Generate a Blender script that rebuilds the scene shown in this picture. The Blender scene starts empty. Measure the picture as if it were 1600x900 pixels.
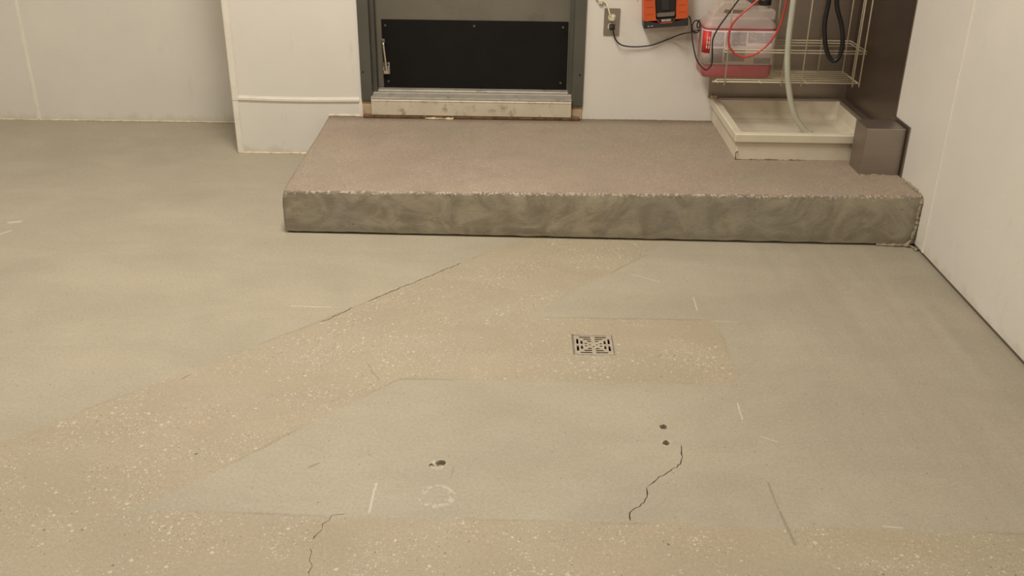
import bpy, bmesh, math, random
from mathutils import Vector, Matrix, noise as mnoise
from mathutils.geometry import tessellate_polygon

random.seed(7)
scene = bpy.context.scene
C = scene.collection

# ------------------------------------------------------------------ camera
cam_d = bpy.data.cameras.new('camera')
cam_d.sensor_width = 36.0
cam_d.lens = 1515.5 / 1600 * 36.0
cam_d.clip_start = 0.05
cam = bpy.data.objects.new('camera', cam_d)
C.objects.link(cam)
r_, u_, f_ = (0.99985212, 0.01287455, 0.01140088), (-0.01582719, 0.42964019, 0.90286146), (-0.00672566, 0.90290839, -0.42978042)
cam.matrix_world = Matrix(((r_[0], u_[0], -f_[0], 0.2719), (r_[1], u_[1], -f_[1], -4.4024),
                           (r_[2], u_[2], -f_[2], 1.4099), (0, 0, 0, 1)))
scene.camera = cam

# ------------------------------------------------------------------ world, lamps, exposure
world = bpy.data.worlds.new('world')
scene.world = world
world.use_nodes = True
world.node_tree.nodes['Background'].inputs[0].default_value = (1.0, 0.9, 0.74, 1)
world.node_tree.nodes['Background'].inputs[1].default_value = 0.1


def area(name, loc, sx, sy, power, col=(1.0, 0.93, 0.83)):
    d = bpy.data.lights.new(name, 'AREA')
    d.shape = 'RECTANGLE'
    d.size, d.size_y, d.energy, d.color = sx, sy, power, col
    o = bpy.data.objects.new(name, d)
    o.location = loc
    C.objects.link(o)
    return o


area('ceiling_tube_light', (-0.2, -1.7, 2.74), 0.5, 1.3, 46)
area('ceiling_tube_light', (0.9, -4.6, 2.74), 0.5, 1.3, 18)
area('ceiling_tube_light', (-2.7, -1.6, 2.74), 0.5, 1.3, 28)

scene.view_settings.view_transform = 'Standard'
scene.view_settings.look = 'None'
scene.view_settings.gamma = 1.0
scene.view_settings.use_curve_mapping = False
scene.view_settings.exposure = 0.70

# ------------------------------------------------------------------ key dimensions (metres)
XR = 1.7553      # right wall
XP = -1.0594     # left end of the door wall
YB = 0.503       # recessed wall on the left
HS = 0.1869      # step height at the wall
XL = -0.6189     # left end of the step
ZC = 2.8


# ------------------------------------------------------------------ node helpers
class NT:
    def __init__(s, name):
        s.m = bpy.data.materials.new(name)
        s.m.use_nodes = True
        s.t = s.m.node_tree
        s.b = s.t.nodes['Principled BSDF']
        s.out = s.t.nodes['Material Output']
        s._c = None

    def n(s, k):
        return s.t.nodes.new(k)

    def put(s, sock, v):
        if isinstance(v, bpy.types.NodeSocket):
            s.t.links.new(v, sock)
        elif v is not None:
            if sock.type == 'RGBA' and len(v) == 3:
                v = (*v, 1)
            sock.default_value = v

    def co(s):
        if s._c is None:
            s._c = s.n('ShaderNodeTexCoord').outputs['Object']
        return s._c

    def math(s, op, a, b=None, c=None, clamp=False):
        n = s.n('ShaderNodeMath')
        n.operation = op
        n.use_clamp = clamp
        for i, v in enumerate((a, b, c)):
            s.put(n.inputs[i], v)
        return n.outputs[0]

    def vm(s, op, a, b=None, scale=None):
        n = s.n('ShaderNodeVectorMath')
        n.operation = op
        s.put(n.inputs[0], a)
        if b is not None:
            s.put(n.inputs[1], b)
        if scale is not None:
            s.put(n.inputs[3], scale)
        return n.outputs['Value'] if op in ('DOT_PRODUCT', 'LENGTH', 'DISTANCE') else n.outputs[0]

    def noise(s, scale, detail=3, rough=0.55, dist=0.0, vec=None, color=False):
        n = s.n('ShaderNodeTexNoise')
        s.put(n.inputs['Vector'], vec if vec is not None else s.co())
        n.inputs['Scale'].default_value = scale
        n.inputs['Detail'].default_value = detail
        n.inputs['Roughness'].default_value = rough
        n.inputs['Distortion'].default_value = dist
        return n.outputs['Color' if color else 'Fac']

    def vor(s, scale, vec=None, feature='F1'):
        n = s.n('ShaderNodeTexVoronoi')
        n.feature = feature
        s.put(n.inputs['Vector'], vec if vec is not None else s.co())
        n.inputs['Scale'].default_value = scale
        return n.outputs['Distance'], n.outputs['Color']

    def mapv(s, sc=(1, 1, 1), rot=(0, 0, 0), loc=(0, 0, 0), vec=None):
        n = s.n('ShaderNodeMapping')
        s.put(n.inputs['Vector'], vec if vec is not None else s.co())
        n.inputs['Scale'].default_value = sc
        n.inputs['Rotation'].default_value = rot
        n.inputs['Location'].default_value = loc
        return n.outputs[0]

    def step(s, v, a, b, lo=0.0, hi=1.0):       # smooth 0..1 between a and b
        n = s.n('ShaderNodeMapRange')
        n.interpolation_type = 'SMOOTHSTEP'
        s.put(n.inputs[0], v)
        for i, x in enumerate((a, b, lo, hi)):
            n.inputs[i + 1].default_value = x
        return n.outputs[0]

    def mix(s, f, a, b, kind='MIX'):
        n = s.n('ShaderNodeMix')
        n.data_type = 'RGBA'
        n.blend_type = kind
        s.put(n.inputs[0], f)
        s.put(n.inputs[6], a)
        s.put(n.inputs[7], b)
        return n.outputs[2]

    def sep(s, v):
        n = s.n('ShaderNodeSeparateXYZ')
        s.put(n.inputs[0], v)
        return n.outputs

    def bump(s, h, strength=0.3, dist=0.002):
        n = s.n('ShaderNodeBump')
        n.inputs['Strength'].default_value = strength
        n.inputs['Distance'].default_value = dist
        s.put(n.inputs['Height'], h)
        s.put(s.b.inputs['Normal'], n.outputs[0])

    def set(s, **k):
        for a, v in k.items():
            s.put(s.b.inputs[a.replace('_', ' ')], v)
        return s.m


def seg_mask(N, P, a, b, w, soft=0.6):
    """1 on a line segment a-b of half width w on the floor plane."""
    a = Vector((*a, 0)); b = Vector((*b, 0)); ba = b - a
    pa = N.vm('SUBTRACT', P, tuple(a))
    h = N.math('MULTIPLY', N.vm('DOT_PRODUCT', pa, tuple(ba)), 1 / ba.length_squared, clamp=True)
    sc = N.n('ShaderNodeVectorMath'); sc.operation = 'SCALE'
    sc.inputs[0].default_value = tuple(ba)
    N.put(sc.inputs[3], h)
    d = N.vm('DISTANCE', pa, sc.outputs[0])
    return N.step(d, w, w * (1 - soft), 0, 1)


def plane_d(N, P, a, b):
    """signed distance on the floor plane, positive to the left of a->b"""
    dx, dy = b[0] - a[0], b[1] - a[1]
    L = math.hypot(dx, dy)
    nx, ny = -dy / L, dx / L
    return N.math('SUBTRACT', N.vm('DOT_PRODUCT', P, (nx, ny, 0)), nx * a[0] + ny * a[1])


def aggregate(N, base, mask, cream=(0.56, 0.505, 0.395), dark=(0.11, 0.095, 0.085), s1=62, s2=120, amt=1.0):
    """cut stones showing in worn concrete"""
    out = base
    clump = N.noise(5.5, 4, 0.6)
    for sc, sd, th in ((s1, 0.0, 0.30), (s2, 3.7, 0.36), (s2 * 1.9, 9.1, 0.42)):
        warp = N.vm('ADD', N.mapv(loc=(sd, sd, 0)), N.vm('SCALE', N.noise(sc * 1.3, 2, color=True), scale=0.35 / sc))
        d, c = N.vor(sc, warp)
        rr, gg, bb = N.sep(c)[:3]
        rad = N.math('MULTIPLY', rr, th)
        stone = N.step(N.math('SUBTRACT', d, rad), 0.03, -0.03)
        few = N.step(N.math('ADD', gg, N.math('MULTIPLY', N.math('SUBTRACT', clump, 0.5), 3.2)), 0.62, 0.80)
        isd = N.step(bb, 0.52, 0.56)
        col = N.mix(isd, N.mix(N.math('MULTIPLY', bb, 1.2), cream, (cream[0] * .78, cream[1] * .74, cream[2] * .68)), dark)
        f = N.math('MULTIPLY', N.math('MULTIPLY', stone, few), N.math('MULTIPLY', mask, 0.8 * amt))
        out = N.mix(f, out, col)
    return out


# ------------------------------------------------------------------ materials
M = {}


def mat_floor():
    N = NT('floor_concrete')
    P0 = N.co()
    wob = N.vm('SCALE', N.vm('SUBTRACT', N.noise(9, 4, 0.6, color=True), (0.5, 0.5, 0.5)), scale=0.016)
    wob2 = N.vm('SCALE', N.vm('SUBTRACT', N.noise(60, 3, 0.7, color=True), (0.5, 0.5, 0.5)), scale=0.014)
    P = N.vm('ADD', N.vm('ADD', P0, wob), wob2)
    # the diagonal trench patch, the patch round the drain, the strip in front
    a = N.math('MAXIMUM', plane_d(N, P, (0.066, -1.240), (-0.383, -1.741)), plane_d(N, P, (-0.383, -1.741), (-1.024, -2.385)))
    b = plane_d(N, P, (-0.60, -2.66), (0.86, -1.0))
    band = N.math('MINIMUM', a, b)
    x, y, z = N.sep(P)[:3]
    dr = N.math('MINIMUM', N.math('SUBTRACT', -1.655, y), N.math('SUBTRACT', y, -2.046))
    dr = N.math('MINIMUM', dr, N.math('SUBTRACT', 0.90, x))
    dr = N.math('MINIMUM', dr, N.math('ADD', x, 0.1))
    bot = plane_d(N, P, (1.405, -2.672), (-0.62, -2.645))
    lowleft = N.math('MINIMUM', a, N.math('MULTIPLY', plane_d(N, P, (-0.60, -2.66), (0.86, -1.0)), 1.0))
    sd = N.math('MAXIMUM', N.math('MAXIMUM', band, dr), N.math('MAXIMUM', bot, lowleft))
    tan = N.step(N.math('ADD', sd, N.math('MULTIPLY', N.math('SUBTRACT', N.noise(2.1, 3, vec=N.mapv(loc=(5, 5, 0))), 0.5), 0.02)), -0.014, 0.016)
    softn = N.step(N.noise(4, 3), 0.3, 0.7)
    # colours
    grey = N.mix(N.step(N.noise(2.2, 5, 0.6), 0.3, 0.7), (0.325, 0.285, 0.208), (0.385, 0.340, 0.252))
    streak = N.noise(3.0, 4, 0.6, vec=N.mapv(sc=(6, 0.7, 1), rot=(0, 0, -0.5)))
    xs = N.step(N.sep(P0)[0], 0.5, 1.6)
    grey = N.mix(N.math('MULTIPLY', N.math('MULTIPLY', xs, 0.55), N.step(streak, 0.35, 0.65)), grey, (0.290, 0.252, 0.195))
    ty = N.noise(1.6, 4, 0.6)
    tanc = N.mix(N.step(ty, 0.35, 0.65), (0.330, 0.271, 0.174), (0.354, 0.287, 0.185))
    tanc = N.mix(N.math('MULTIPLY', N.step(N.noise(3.1, 3, vec=N.mapv(loc=(4, 2, 0))), 0.55, 0.75), 0.5), tanc, (0.362, 0.274, 0.184))
    col = N.mix(N.math('MULTIPLY', tan, N.math('ADD', N.math('MULTIPLY', softn, 0.35), 0.65)), grey, tanc)
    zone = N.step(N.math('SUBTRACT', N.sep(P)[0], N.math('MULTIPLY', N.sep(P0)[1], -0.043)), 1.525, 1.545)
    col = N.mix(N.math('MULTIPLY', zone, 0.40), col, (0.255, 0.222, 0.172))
    # cloudy patches, brush marks and grain
    cl = N.noise(2.6, 6, 0.68, dist=0.6, vec=N.mapv(sc=(0.75, 1.5, 1), loc=(2, 3, 0)))
    col = N.mix(N.step(cl, 0.34, 0.56, 0.26, 0.0), col, (0.245, 0.212, 0.158))
    col = N.mix(N.step(cl, 0.50, 0.68, 0.0, 0.20), col, (0.46, 0.42, 0.33))
    med = N.noise(110, 4, 0.75)
    col = N.mix(N.step(med, 0.36, 0.52, 0.28, 0.0), col, (0.19, 0.16, 0.115))
    col = N.mix(N.step(med, 0.52, 0.70, 0.0, 0.34), col, (0.52, 0.47, 0.375))
    fine = N.noise(240, 2, 0.6)
    fine2 = N.noise(420, 2, 0.7)
    col = N.mix(0.30, col, N.mix(N.step(fine2, 0.3, 0.7), (0.17, 0.14, 0.10), (0.54, 0.48, 0.37)), 'MIX')
    sw = N.noise(7, 5, 0.65, dist=1.5, vec=N.mapv(sc=(0.5, 2.0, 1), rot=(0, 0, 0.25)))
    col = N.mix(N.step(sw, 0.35, 0.75, 0.0, 0.16), col, (0.30, 0.275, 0.225))
    # pits
    d, c = N.vor(55)
    pit = N.math('MULTIPLY', N.step(d, 0.14, 0.07), N.step(N.sep(c)[0], 0.88, 0.90))
    col = N.mix(N.math('MULTIPLY', pit, 0.75), col, (0.10, 0.08, 0.06))
    col = aggregate(N, col, N.math('MULTIPLY', tan, 1.0))
    # worn joint along the patch edges
    edge = N.step(N.math('ABSOLUTE', sd), 0.007, 0.0)
    edge = N.math('MULTIPLY', edge, N.step(N.noise(3.5, 3, vec=N.mapv(loc=(1, 7, 0))), 0.42, 0.62))
    col = N.mix(N.math('MULTIPLY', edge, 0.40), col, (0.17, 0.14, 0.10))
    # pale scratches and paint marks with a shape of their own
    white = None
    wsmall = N.vm('SCALE', N.vm('SUBTRACT', N.noise(60, 2, color=True), (0.5, 0.5, 0.5)), scale=0.004)
    Pw = N.vm('ADD', P0, wsmall)
    for a_, b_, w in (((-.463, -1.602), (-.333, -1.606), .0035), ((.663, -1.311), (.756, -1.371), .003),
                      ((.854, -1.493), (.853, -1.587), .003), ((.872, -2.147), (.87, -2.226), .003),
                      ((-.058, -2.529), (-.059, -2.636), .004), ((-1.705, -.922), (-1.672, -.910), .013),
                      ((-1.70, -1.06), (-1.662, -1.003), .007), ((.89, -1.66), (.97, -1.665), .002),
                      ((.90, -2.305), (.94, -2.33), .002), ((1.10, -2.655), (1.14, -2.66), .003)):
        m = seg_mask(N, Pw, a_, b_, w)
        white = m if white is None else N.math('MAXIMUM', white, m)
    # ring of pale dabs in front
    ang = N.vm('SUBTRACT', Pw, (0.09, -2.575, 0))
    ring = N.step(N.math('ABSOLUTE', N.math('SUBTRACT', N.vm('LENGTH', ang), 0.036)), 0.010, 0.004)
    ring = N.math('MULTIPLY', ring, N.step(N.noise(55, 2), 0.47, 0.55))
    for hx, hy, hr in ((.656, -2.269, .015), (.653, -2.341, .016), (.082, -2.450, .026)):
        q = N.step(N.vm('DISTANCE', Pw, (hx, hy, 0)), hr, hr * .55)
        white = N.math('MAXIMUM', white, N.math('MULTIPLY', q, N.step(N.noise(90, 2, vec=N.mapv(loc=(hx * 9, 0, 0))), 0.46, 0.56)))
    white = N.math('MAXIMUM', N.math('MULTIPLY', white, 0.42), N.math('MULTIPLY', ring, 0.30))
    col = N.mix(white, col, (0.66, 0.61, 0.49))
    dk = None
    for a_, b_, w in (((.875, -2.503), (.877, -2.60), .004), ((.878, -2.61), (.885, -2.72), .006),
                      ((-.229, -2.470), (-.209, -2.454), .006),
                      ((.12, -2.46), (.118, -2.50), .002)):
        m = seg_mask(N, Pw, a_, b_, w, 0.9)
        dk = m if dk is None else N.math('MAXIMUM', dk, m)
    col = N.mix(N.math('MULTIPLY', dk, 0.5), col, (0.15, 0.125, 0.095))
    N.bump(N.math('ADD', N.math('MULTIPLY', fine, 0.4), N.noise(22, 4)), 0.22, 0.004)
    return N.set(Base_Color=col, Roughness=N.step(N.noise(3, 4), 0.3, 0.7, 0.52, 0.72))


def mat_step():
    N = NT('step_concrete')
    at = N.n('ShaderNodeAttribute'); at.attribute_name = 'topness'
    t = N.math('ADD', at.outputs['Fac'], N.math('MULTIPLY', N.math('SUBTRACT', N.noise(28, 4, 0.65), 0.5), 0.030))
    top = N.step(t, -0.004, 0.004)
    tc = N.mix(N.step(N.noise(3, 5, 0.6), 0.35, 0.68), (0.265, 0.200, 0.142), (0.325, 0.250, 0.182))
    tc = N.mix(N.step(N.noise(2.3, 4, vec=N.mapv(sc=(1, 2.4, 1), loc=(3, 0, 0))), 0.45, 0.7, 0, 0.55), tc, (0.275, 0.240, 0.176))
    fine = N.noise(260, 2)
    med = N.noise(120, 4, 0.75)
    tc = N.mix(N.step(med, 0.36, 0.52, 0.35, 0.0), tc, (0.15, 0.115, 0.085))
    tc = N.mix(N.step(med, 0.52, 0.70, 0.0, 0.38), tc, (0.47, 0.40, 0.315))
    tc = N.mix(N.step(N.noise(4.5, 6, 0.7, dist=0.8), 0.52, 0.68, 0.0, 0.35), tc, (0.21, 0.165, 0.12))
    tc = N.mix(0.22, tc, N.mix(fine, (0.14, 0.11, 0.085), (0.55, 0.47, 0.38)))
    tc = aggregate(N, tc, 1.0, cream=(0.56, 0.48, 0.40), s1=80, s2=140, amt=0.8)
    fv = N.mapv(sc=(1.0, 1, 1.3))
    fc = N.mix(N.step(N.noise(5, 5, 0.6, dist=2.2, vec=fv), 0.35, 0.68), (0.215, 0.180, 0.126), (0.375, 0.328, 0.238))
    bl = N.step(N.noise(1.7, 3, vec=N.mapv(loc=(9.2, 0, 0))), 0.45, 0.62)
    fc = N.mix(N.math('MULTIPLY', bl, 0.5), fc, (0.240, 0.220, 0.178))
    # trowel arcs
    w = N.n('ShaderNodeTexWave'); w.wave_type = 'RINGS'; w.rings_direction = 'Y'
    N.put(w.inputs['Vector'], N.mapv(loc=(0.35, 0, 0.0), sc=(1.6, 1, 1.4)))
    w.inputs['Scale'].default_value = 2.3; w.inputs['Distortion'].default_value = 5.0
    w.inputs['Detail'].default_value = 4; w.inputs['Detail Scale'].default_value = 2.0
    fc = N.mix(N.step(w.outputs['Fac'], 0.5, 1.0, 0, 0.20), fc, (0.29, 0.27, 0.215))
    chip = N.step(N.noise(19, 4, 0.6, vec=N.mapv(loc=(2, 0, 5))), 0.66, 0.72, 0, 0.6)
    fc = N.mix(chip, fc, (0.36, 0.325, 0.255))
    pit = N.step(N.noise(46, 3, 0.6), 0.69, 0.73, 0, 0.6)
    fc = N.mix(pit, fc, (0.07, 0.055, 0.04))
    fc = N.mix(0.15, fc, N.mix(fine, (0.10, 0.09, 0.07), (0.45, 0.41, 0.33)))
    # light cement skim along the foot
    zz = N.sep(N.co())[2]
    fc = N.mix(N.math('MULTIPLY', N.step(N.math('ADD', zz, N.math('MULTIPLY', N.noise(14, 3), 0.02)), 0.035, 0.018), 0.5), fc, (0.34, 0.315, 0.245))
    edge = N.math('MULTIPLY', N.step(N.math('ABSOLUTE', t), 0.016, 0.0), N.step(N.noise(16, 4, 0.7), 0.36, 0.52))
    col = N.mix(top, fc, tc)
    speck_d, speck_c = N.vor(130)
    sp = N.step(N.sep(speck_c)[1], 0.6, 0.64)
    spc = N.mix(sp, (0.12, 0.085, 0.06), (0.50, 0.42, 0.34))
    col = N.mix(N.math('MULTIPLY', edge, 0.55), col, spc)
    N.bump(N.math('ADD', N.math('MULTIPLY', fine, 0.5), N.noise(30, 5, 0.65)), 0.4, 0.006)
    return N.set(Base_Color=col, Roughness=0.78)


def mat_frp(name='frp_panel', tint=(0.70, 0.665, 0.60)):
    N = NT(name)
    t = Vector(tint)
    c = N.mix(N.step(N.noise(1.8, 4, 0.6), 0.3, 0.7), tuple(t * 0.955), tuple(t * 1.02))
    # scuffs
    sc = N.noise(7, 5, 0.7, vec=N.mapv(sc=(1.6, 1.6, 0.5)))
    c = N.mix(N.step(sc, 0.60, 0.80, 0, 0.30), c, tuple(Vector((0.43, 0.36, 0.27))))
    sp_d, sp_c = N.vor(9)
    sp = N.math('MULTIPLY', N.step(sp_d, 0.05, 0.03), N.step(N.sep(sp_c)[0], 0.90, 0.92))
    c = N.mix(N.math('MULTIPLY', sp, 0.55), c, (0.28, 0.22, 0.16))
    # splash grime clinging along the floor
    zz = N.sep(N.co())[2]
    g = N.math('MULTIPLY', N.step(N.math('ADD', zz, N.math('MULTIPLY', N.math('SUBTRACT', N.noise(12, 4, 0.65), 0.5), 0.14)), 0.05, 0.0), 0.35)
    c = N.mix(g, c, (0.42, 0.35, 0.25))
    N.bump(N.noise(150, 2, 0.5), 0.35, 0.0015)
    return N.set(Base_Color=c, Roughness=0.42)


def mat_simple(name, col, rough=0.5, metal=0.0, var=0.08, scale=8, bump=0.0, bscale=60, dirt=None, dirt_amt=0.4, dirt_scale=12, spec=0.5):
    N = NT(name)
    c = Vector(col)
    k = N.mix(N.step(N.noise(scale, 4, 0.6), 0.3, 0.7), tuple(c * (1 - var)), tuple(c * (1 + var)))
    if dirt:
        k = N.mix(N.step(N.noise(dirt_scale, 5, 0.68), 0.52, 0.74, 0, dirt_amt), k, dirt)
    if bump:
        N.bump(N.noise(bscale, 3), bump, 0.002)
    return N.set(Base_Color=k, Roughness=rough, Metallic=metal, Specular_IOR_Level=spec)


def mat_stainless(name, col, rough, axis=(1, 1, 60)):
    N = NT(name)
    br = N.noise(6, 4, 0.6, vec=N.mapv(sc=axis))
    sm = N.noise(3, 4, 0.6)
    c = Vector(col)
    k = N.mix(br, tuple(c * 0.86), tuple(c * 1.1))
    k = N.mix(N.step(sm, 0.5, 0.75, 0, 0.35), k, tuple(Vector((c[0] * .62, c[1] * .58, c[2] * .52))))
    return N.set(Base_Color=k, Metallic=1.0, Roughness=N.step(sm, 0.3, 0.7, rough, rough + 0.12))


M['floor'] = mat_floor()
M['step'] = mat_step()
M['frp'] = mat_frp()
M['frp2'] = mat_frp('frp_panel_recess', (0.68, 0.645, 0.575))
M['strip'] = mat_simple('divider_strip', (0.74, 0.695, 0.605), 0.38, var=0.03, dirt=(0.50, 0.42, 0.30), dirt_amt=0.25, dirt_scale=20)
M['caulk'] = mat_simple('caulk', (0.64, 0.56, 0.38), 0.6, var=0.2, scale=30, dirt=(0.25, 0.18, 0.10), dirt_amt=0.75, dirt_scale=25)
M['foam'] = mat_simple('sealant', (0.30, 0.25, 0.165), 0.8, var=0.3, scale=40, bump=0.8, bscale=90, dirt=(0.16, 0.11, 0.06), dirt_amt=0.8, dirt_scale=40)
M['wallcore'] = mat_simple('wall_core', (0.12, 0.09, 0.065), 0.9)
M['paint'] = mat_simple('painted_wall', (0.52, 0.48, 0.41), 0.7)
M['ceil'] = mat_simple('ceiling_tile', (0.62, 0.58, 0.50), 0.85)
M['jamb'] = mat_simple('door_frame_paint', (0.080, 0.078, 0.062), 0.48, var=0.08, scale=5, dirt=(0.10, 0.085, 0.06), dirt_amt=0.35)
M['slab'] = mat_simple('door_paint', (0.150, 0.135, 0.102), 0.45, var=0.08, scale=4, dirt=(0.085, 0.068, 0.046), dirt_amt=0.55, dirt_scale=6)
M['kick'] = mat_simple('black_plastic_plate', (0.0055, 0.0045, 0.0042), 0.55, var=0.2, dirt=(0.010, 0.007, 0.006), dirt_amt=0.6, dirt_scale=5, spec=0.25)
M['alu'] = mat_simple('aluminium', (0.40, 0.365, 0.30), 0.5, metal=0.25, var=0.10, scale=10, dirt=(0.12, 0.095, 0.07), dirt_amt=0.6, dirt_scale=22)
M['alu_front'] = mat_simple('sill_face', (0.62, 0.56, 0.44), 0.38, metal=0.2, var=0.06, dirt=(0.16, 0.11, 0.07), dirt_amt=0.6, dirt_scale=24)
M['rust'] = mat_simple('rusty_steel', (0.17, 0.085, 0.035), 0.85, var=0.4, scale=40, dirt=(0.04, 0.025, 0.015), dirt_amt=0.8, dirt_scale=30)
M['grime'] = mat_simple('black_grime', (0.035, 0.03, 0.024), 0.9, var=0.3)
M['bare'] = mat_simple('bare_block', (0.46, 0.36, 0.23), 0.8, var=0.12, scale=20, dirt=(0.22, 0.13, 0.06), dirt_amt=0.5)
M['chrome'] = mat_simple('chrome', (0.72, 0.70, 0.65), 0.16, metal=1.0, var=0.04)
M['screw'] = mat_simple('screw_steel', (0.16, 0.145, 0.125), 0.5, metal=0.6)
M['dark'] = mat_simple('dark_void', (0.010, 0.008, 0.006), 0.9)
M['ss'] = mat_stainless('stainless_sheet', (0.39, 0.335, 0.295), 0.38)
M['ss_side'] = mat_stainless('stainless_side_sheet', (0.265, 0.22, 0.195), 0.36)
M['ss_box'] = mat_stainless('stainless_box', (0.385, 0.335, 0.295), 0.42)
M['ss_plate'] = mat_stainless('stainless_outlet_plate', (0.42, 0.38, 0.33), 0.35, axis=(1, 1, 30))
M['sink'] = mat_simple('sink_enamel', (0.65, 0.585, 0.455), 0.45, var=0.06, scale=7, dirt=(0.36, 0.28, 0.18), dirt_amt=0.4, dirt_scale=9)
M['wire'] = mat_simple('cream_coated_wire', (0.64, 0.57, 0.41), 0.4, var=0.06, scale=20)
M['hose'] = mat_simple('grey_vinyl_hose', (0.46, 0.45, 0.36), 0.42, var=0.06)
M['black'] = mat_simple('black_rubber', (0.012, 0.010, 0.011), 0.38, var=0.15)
M['cord'] = mat_simple('black_cord', (0.012, 0.010, 0.009), 0.5, var=0.15)
M['redtube'] = mat_simple('red_tubing', (0.50, 0.045, 0.032), 0.3, var=0.06)
M['creamplug'] = mat_simple('cream_plastic', (0.60, 0.55, 0.40), 0.4, var=0.05)
M['orange'] = mat_simple('orange_plastic', (0.54, 0.088, 0.020), 0.42, var=0.06)
M['charcoal'] = mat_simple('charcoal_plastic', (0.028, 0.024, 0.024), 0.45, var=0.1)
M['blackp'] = mat_simple('black_plastic', (0.014, 0.012, 0.012), 0.4, var=0.1)
M['greyp'] = mat_simple('grey_plastic', (0.16, 0.13, 0.11), 0.5, var=0.1)
M['white'] = mat_simple('white_print', (0.68, 0.62, 0.55), 0.5, var=0.02)
M['palegrey'] = mat_simple('grey_print', (0.26, 0.24, 0.23), 0.5, var=0.02)
M['nickel'] = mat_simple('nickel_grate', (0.66, 0.59, 0.47), 0.36, metal=0.7, var=0.12, scale=40, dirt=(0.22, 0.17, 0.11), dirt_amt=0.5, dirt_scale=60)


def mat_jug(name, clear):
    N = NT(name)
    N.set(Base_Color=(0.74, 0.66, 0.60), Roughness=0.4)
    tr = N.n('ShaderNodeBsdfTransparent'); tr.inputs[0].default_value = (1, 0.96, 0.93, 1)
    tl = N.n('ShaderNodeBsdfTranslucent'); tl.inputs[0].default_value = (0.8, 0.72, 0.66, 1)
    m1 = N.n('ShaderNodeMixShader'); m1.inputs[0].default_value = 0.30
    m2 = N.n('ShaderNodeMixShader'); m2.inputs[0].default_value = clear
    L = N.t.links.new
    L(N.b.outputs[0], m1.inputs[1]); L(tl.outputs[0], m1.inputs[2])
    L(m1.outputs[0], m2.inputs[1]); L(tr.outputs[0], m2.inputs[2])
    L(m2.outputs[0], N.out.inputs[0])
    return N.m


M['jug'] = mat_jug('translucent_jug_plastic', 0.38)
M['jug_wet'] = mat_jug('wetted_jug_plastic', 0.80)
M['liquid'] = mat_simple('pink_cleaner', (0.40, 0.022, 0.045), 0.25, var=0.05)


def mat_label():
    N = NT('printed_label')
    P = N.co()
    x, y, z = N.sep(P)[:3]
    # unreadably small print: blocks of grey lines on white paper
    ln = N.n('ShaderNodeTexWave'); ln.bands_direction = 'Z'
    N.put(ln.inputs['Vector'], P)
    ln.inputs['Scale'].default_value = 55
    lines = N.step(ln.outputs['Fac'], 0.30, 0.45)
    words = N.step(N.noise(55, 2, 0.6, vec=N.mapv(sc=(1, 1, 2.2))), 0.40, 0.48)
    inkz = N.math('MULTIPLY', lines, words)

    def box(x0, x1, z0, z1):
        a = N.math('MINIMUM', N.math('SUBTRACT', x, x0), N.math('SUBTRACT', x1, x))
        b = N.math('MINIMUM', N.math('SUBTRACT', z, z0), N.math('SUBTRACT', z1, z))
        return N.math('GREATER_THAN', N.math('MINIMUM', a, b), 0.0)
    blk = None
    for q in ((1.075, 1.128, 0.505, 0.566), (1.075, 1.128, 0.574, 0.634), (1.134, 1.222, 0.512, 0.560), (1.134, 1.222, 0.577, 0.634),
              (1.228, 1.335, 0.590, 0.634), (1.262, 1.335, 0.504, 0.528)):
        k = box(*q)
        blk = k if blk is None else N.math('MAXIMUM', blk, k)
    ink = N.math('MULTIPLY', blk, N.math('ADD', N.math('MULTIPLY', inkz, 0.35), 0.5))
    col = N.mix(ink, (0.60, 0.50, 0.47), (0.235, 0.20, 0.20))
    return N.set(Base_Color=col, Roughness=0.5)


M['label'] = mat_label()
M['redprint'] = mat_simple('red_print', (0.55, 0.030, 0.022), 0.5, var=0.03)


# ------------------------------------------------------------------ mesh helpers
def link(name, bm, mat, parent=None, smooth=False, bevel=0.0, seg=2):
    me = bpy.data.meshes.new(name)
    bmesh.ops.recalc_face_normals(bm, faces=bm.faces)
    bm.to_mesh(me)
    bm.free()
    mats = mat if isinstance(mat, (list, tuple)) else [mat]
    for m in mats:
        me.materials.append(M[m])
    if smooth:
        for p in me.polygons:
            p.use_smooth = True
    o = bpy.data.objects.new(name, me)
    C.objects.link(o)
    if parent:
        o.parent = parent
        o.matrix_parent_inverse = Matrix.Translation(parent.location).inverted() if parent.parent is None and parent.type == 'EMPTY' else Matrix()
    if bevel:
        b = o.modifiers.new('bevel', 'BEVEL')
        b.width, b.segments, b.limit_method, b.angle_limit = bevel, seg, 'ANGLE', math.radians(40)
    return o


def tag(o, label, cat=None, group=None, kind=None):
    o['label'] = label
    if cat:
        o['category'] = cat
    if group:
        o['group'] = group
    if kind:
        o['kind'] = kind
    return o


def empty(name, loc=(0, 0, 0)):
    o = bpy.data.objects.new(name, None)
    o.empty_display_size = 0.05
    o.location = loc
    C.objects.link(o)
    return o


def add_box(bm, x0, x1, y0, y1, z0, z1, mi=0):
    v = [bm.verts.new(p) for p in ((x0, y0, z0), (x1, y0, z0), (x1, y1, z0), (x0, y1, z0),
                                   (x0, y0, z1), (x1, y0, z1), (x1, y1, z1), (x0, y1, z1))]
    for f in ((0, 3, 2, 1), (4, 5, 6, 7), (0, 1, 5, 4), (1, 2, 6, 5), (2, 3, 7, 6), (3, 0, 4, 7)):
        bm.faces.new([v[i] for i in f]).material_index = mi
    return v


def box(name, x0, x1, y0, y1, z0, z1, mat, parent=None, bevel=0.0, seg=2):
    bm = bmesh.new()
    add_box(bm, x0, x1, y0, y1, z0, z1)
    return link(name, bm, mat, parent, bevel=bevel, seg=seg)


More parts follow.
